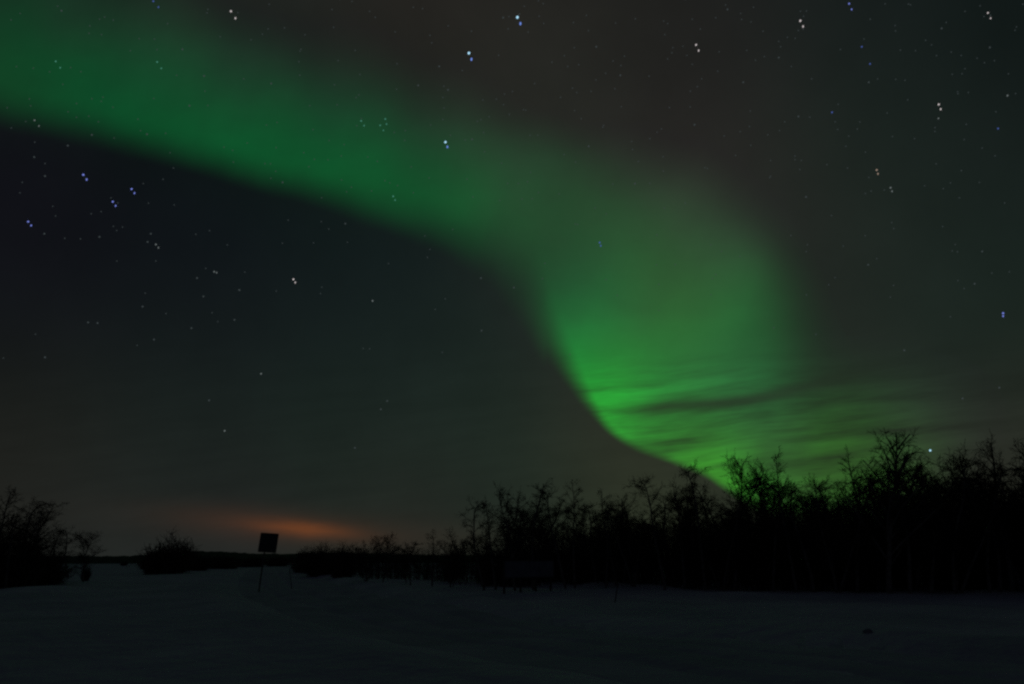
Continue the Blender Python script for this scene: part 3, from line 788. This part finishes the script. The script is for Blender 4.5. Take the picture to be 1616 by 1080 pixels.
STARS = [  # px, py, offset of the added double image or None, radius, material, label
    (816.5, 27.5, (4.8, 10), 2.9, 'bluewhite', 'brightest blue white doubled star near the top, right of the middle'),
    (740, 84, (4, 9.8), 2.8, 'bluewhite', 'bright blue white doubled star below and left of the brightest one at the top'),
    (703, 224.5, (3, 7.5), 2.5, 'bluewhite', 'bright doubled star shining through the upper edge of the aurora band'),
    (946.3, 383, (1.8, 5), 1.9, 'softblue', 'blue doubled star inside the aurora where the band bends down'),
    (1583, 494.5, (0, 4.5), 2.0, 'blue', 'lone blue star at the right edge, halfway up the picture'),
    (1468, 711, None, 2.2, 'bluewhite', 'pale star just above the forked tree top on the right'),
    (1263, 33, (4.3, 9), 2.2, 'white', 'bright white doubled star near the top at right'),
    (1098.5, 71, (4, 9), 2.0, 'white', 'white doubled star at the top midway from the brightest one to the next white one'),
    (1340, 6, (4, 9), 1.7, 'blue', 'small blue doubled star touching the top edge at right'),
    (1559, 20.5, (4.3, 8.5), 1.7, 'white', 'small white doubled star near the top right corner'),
    (1481.5, 165, (3, 7.5), 2.0, 'white', 'upper white star of the tight cluster near the right edge'),
    (1481, 187, None, 1.5, 'soft', 'lower faint star of the tight cluster near the right edge'),
    (1383.5, 268.5, (2, 6), 1.9, 'warm', 'warm tinted doubled star in the dark sky right of the brown haze'),
    (1405.5, 296.5, (2.3, 5.5), 1.8, 'soft', 'pale doubled star just below and right of the warm tinted one'),
    (1360, 74, None, 1.6, 'softblue', 'small blue star below the one touching the top edge at right'),
    (1373, 101, None, 1.6, 'softblue', 'small blue star, lowest of the short row of blue stars near the top at right'),
    (1313, 177.5, None, 1.7, 'softblue', 'lone dim blue star left of the tight cluster'),
    (1590, 151, None, 1.7, 'soft', 'pale star at the right edge above the dim blue edge star'),
    (1575, 203, None, 1.6, 'softblue', 'dim blue star close to the right edge below the pale one'),
    (364.5, 18, (7, 11), 2.1, 'white', 'white doubled star at the top left above the aurora'),
    (242, 2, (8, 9.5), 1.7, 'softblue', 'pale blue doubled star cut by the top edge at left'),
    (131.5, 276, (5.3, 7.5), 2.1, 'blue', 'brightest blue doubled star in the dark sky under the aurora at left'),
    (207.7, 298.5, (4.5, 6.5), 1.9, 'blue', 'blue doubled star right of the brightest one under the aurora at left'),
    (178, 318.5, (4.5, 6.5), 1.9, 'blue', 'blue doubled star lowest of the triangle under the aurora at left'),
    (44.5, 350, (4.7, 6), 1.9, 'blue', 'blue doubled star near the left edge in the dark sky'),
    (246, 386, (4, 5), 1.7, 'soft', 'pale doubled star below the triangle of blue ones at left'),
    (463, 441, (3, 5), 1.9, 'white', 'white doubled star alone in the dark sky left of the middle'),
    (588, 475, None, 1.8, 'soft', 'lone pale star in the dark sky near the middle of the picture'),
    (412, 590, None, 1.7, 'soft', 'lone pale star in the lower sky above the square sign'),
    (354.5, 680, None, 1.7, 'soft', 'lowest pale star left, between the lone birch and the square sign'),
    (88, 97, (7, 10), 1.6, 'teal', 'dim teal doubled star inside the green band at far left'),
    (248, 98, (6.5, 10), 1.6, 'teal', 'dim teal doubled star inside the green band at left'),
    (54.5, 190, (7, 9), 1.6, 'soft', 'dim pale doubled star at the lower edge of the green band near the left border'),
    (570, 191, (4.5, 7.5), 1.6, 'teal', 'dim teal doubled star in the green band left of the bright doubled star'),
    (620.5, 310, (3, 6), 1.7, 'teal', 'teal doubled star at the lower edge of the green band near the middle'),
    (608, 188, (2, 8), 1.6, 'teal', 'upper right star of the tiny cluster inside the green band'),
    (600, 198, (5, 8), 1.5, 'teal', 'lower left star of the tiny cluster inside the green band'),
    (338, 429, (4, 1.5), 1.6, 'soft', 'dim close pair of dots in the dark sky left of the white doubled star'),
]
for px, py, off, r_, mt_, lb in STARS:
    r_ *= 0.8
    L = [(px, py, r_, r_)]
    v, f = star_blobs(L)
    c = np.array(ray(px, py)) * RS
    o = link('star', mesh('star', v - c, f), SM[mt_]); o.location = tuple(c); tag(o, lb, 'star', 'stars bright enough to tell apart')
    if off:  # added dot: double image from a camera bump, no second star
        v, f = star_blobs([(px + off[0], py + off[1], r_ * 0.72, r_ * 1.15)])
        link('double_image', mesh('double_image', v - c, f), SM['doubling' if mt_ == 'bluewhite' else mt_], o)
DIM = [(71, 278), (446, 288), (97, 17), (54, 248), (693, 105), (941, 74), (794, 28), (745, 220), (1002, 290), (929, 231), (979, 119), (545, 353), (1229, 91), (1260, 184), (1096, 197), (1173, 130),
    (1272, 311), (1562, 75), (1486, 45), (70, 369), (238, 369), (233, 382), (157, 374), (311, 439), (321, 468), (378, 458), (225, 484), (154, 510), (139, 509), (370, 505), (302, 518), (243, 536), (71, 564), (330, 632), (760, 522), (611, 633),
    (601, 646), (560, 707), (759, 439), (811, 454), (1538, 448), (1550, 397), (1370, 418), (1577, 612), (1519, 629), (1427, 553), (1371, 130), (1148, 15), (707, 142), (660, 135), (428, 132), (322, 120), (288, 78), (145, 213), (232, 212), (107, 230), (299, 167)]
sr = np.random.default_rng(21)
dim = [(x, y, 1.45, 1.45) for x, y in DIM] + [(sr.uniform(0, 1616), sr.uniform(-100, 600) * sr.uniform(0.4, 1), 0.95, 0.95) for _ in range(520)]
dim = [d_ for d_ in dim]
v, f = star_blobs(dim)
fs = link('faint_stars', mesh('faint_stars', v, f), emat('star_faint', (66, 74, 76), 0.8))
tag(fs, 'scatter of very faint stars over the whole night sky', None, None, 'stuff')
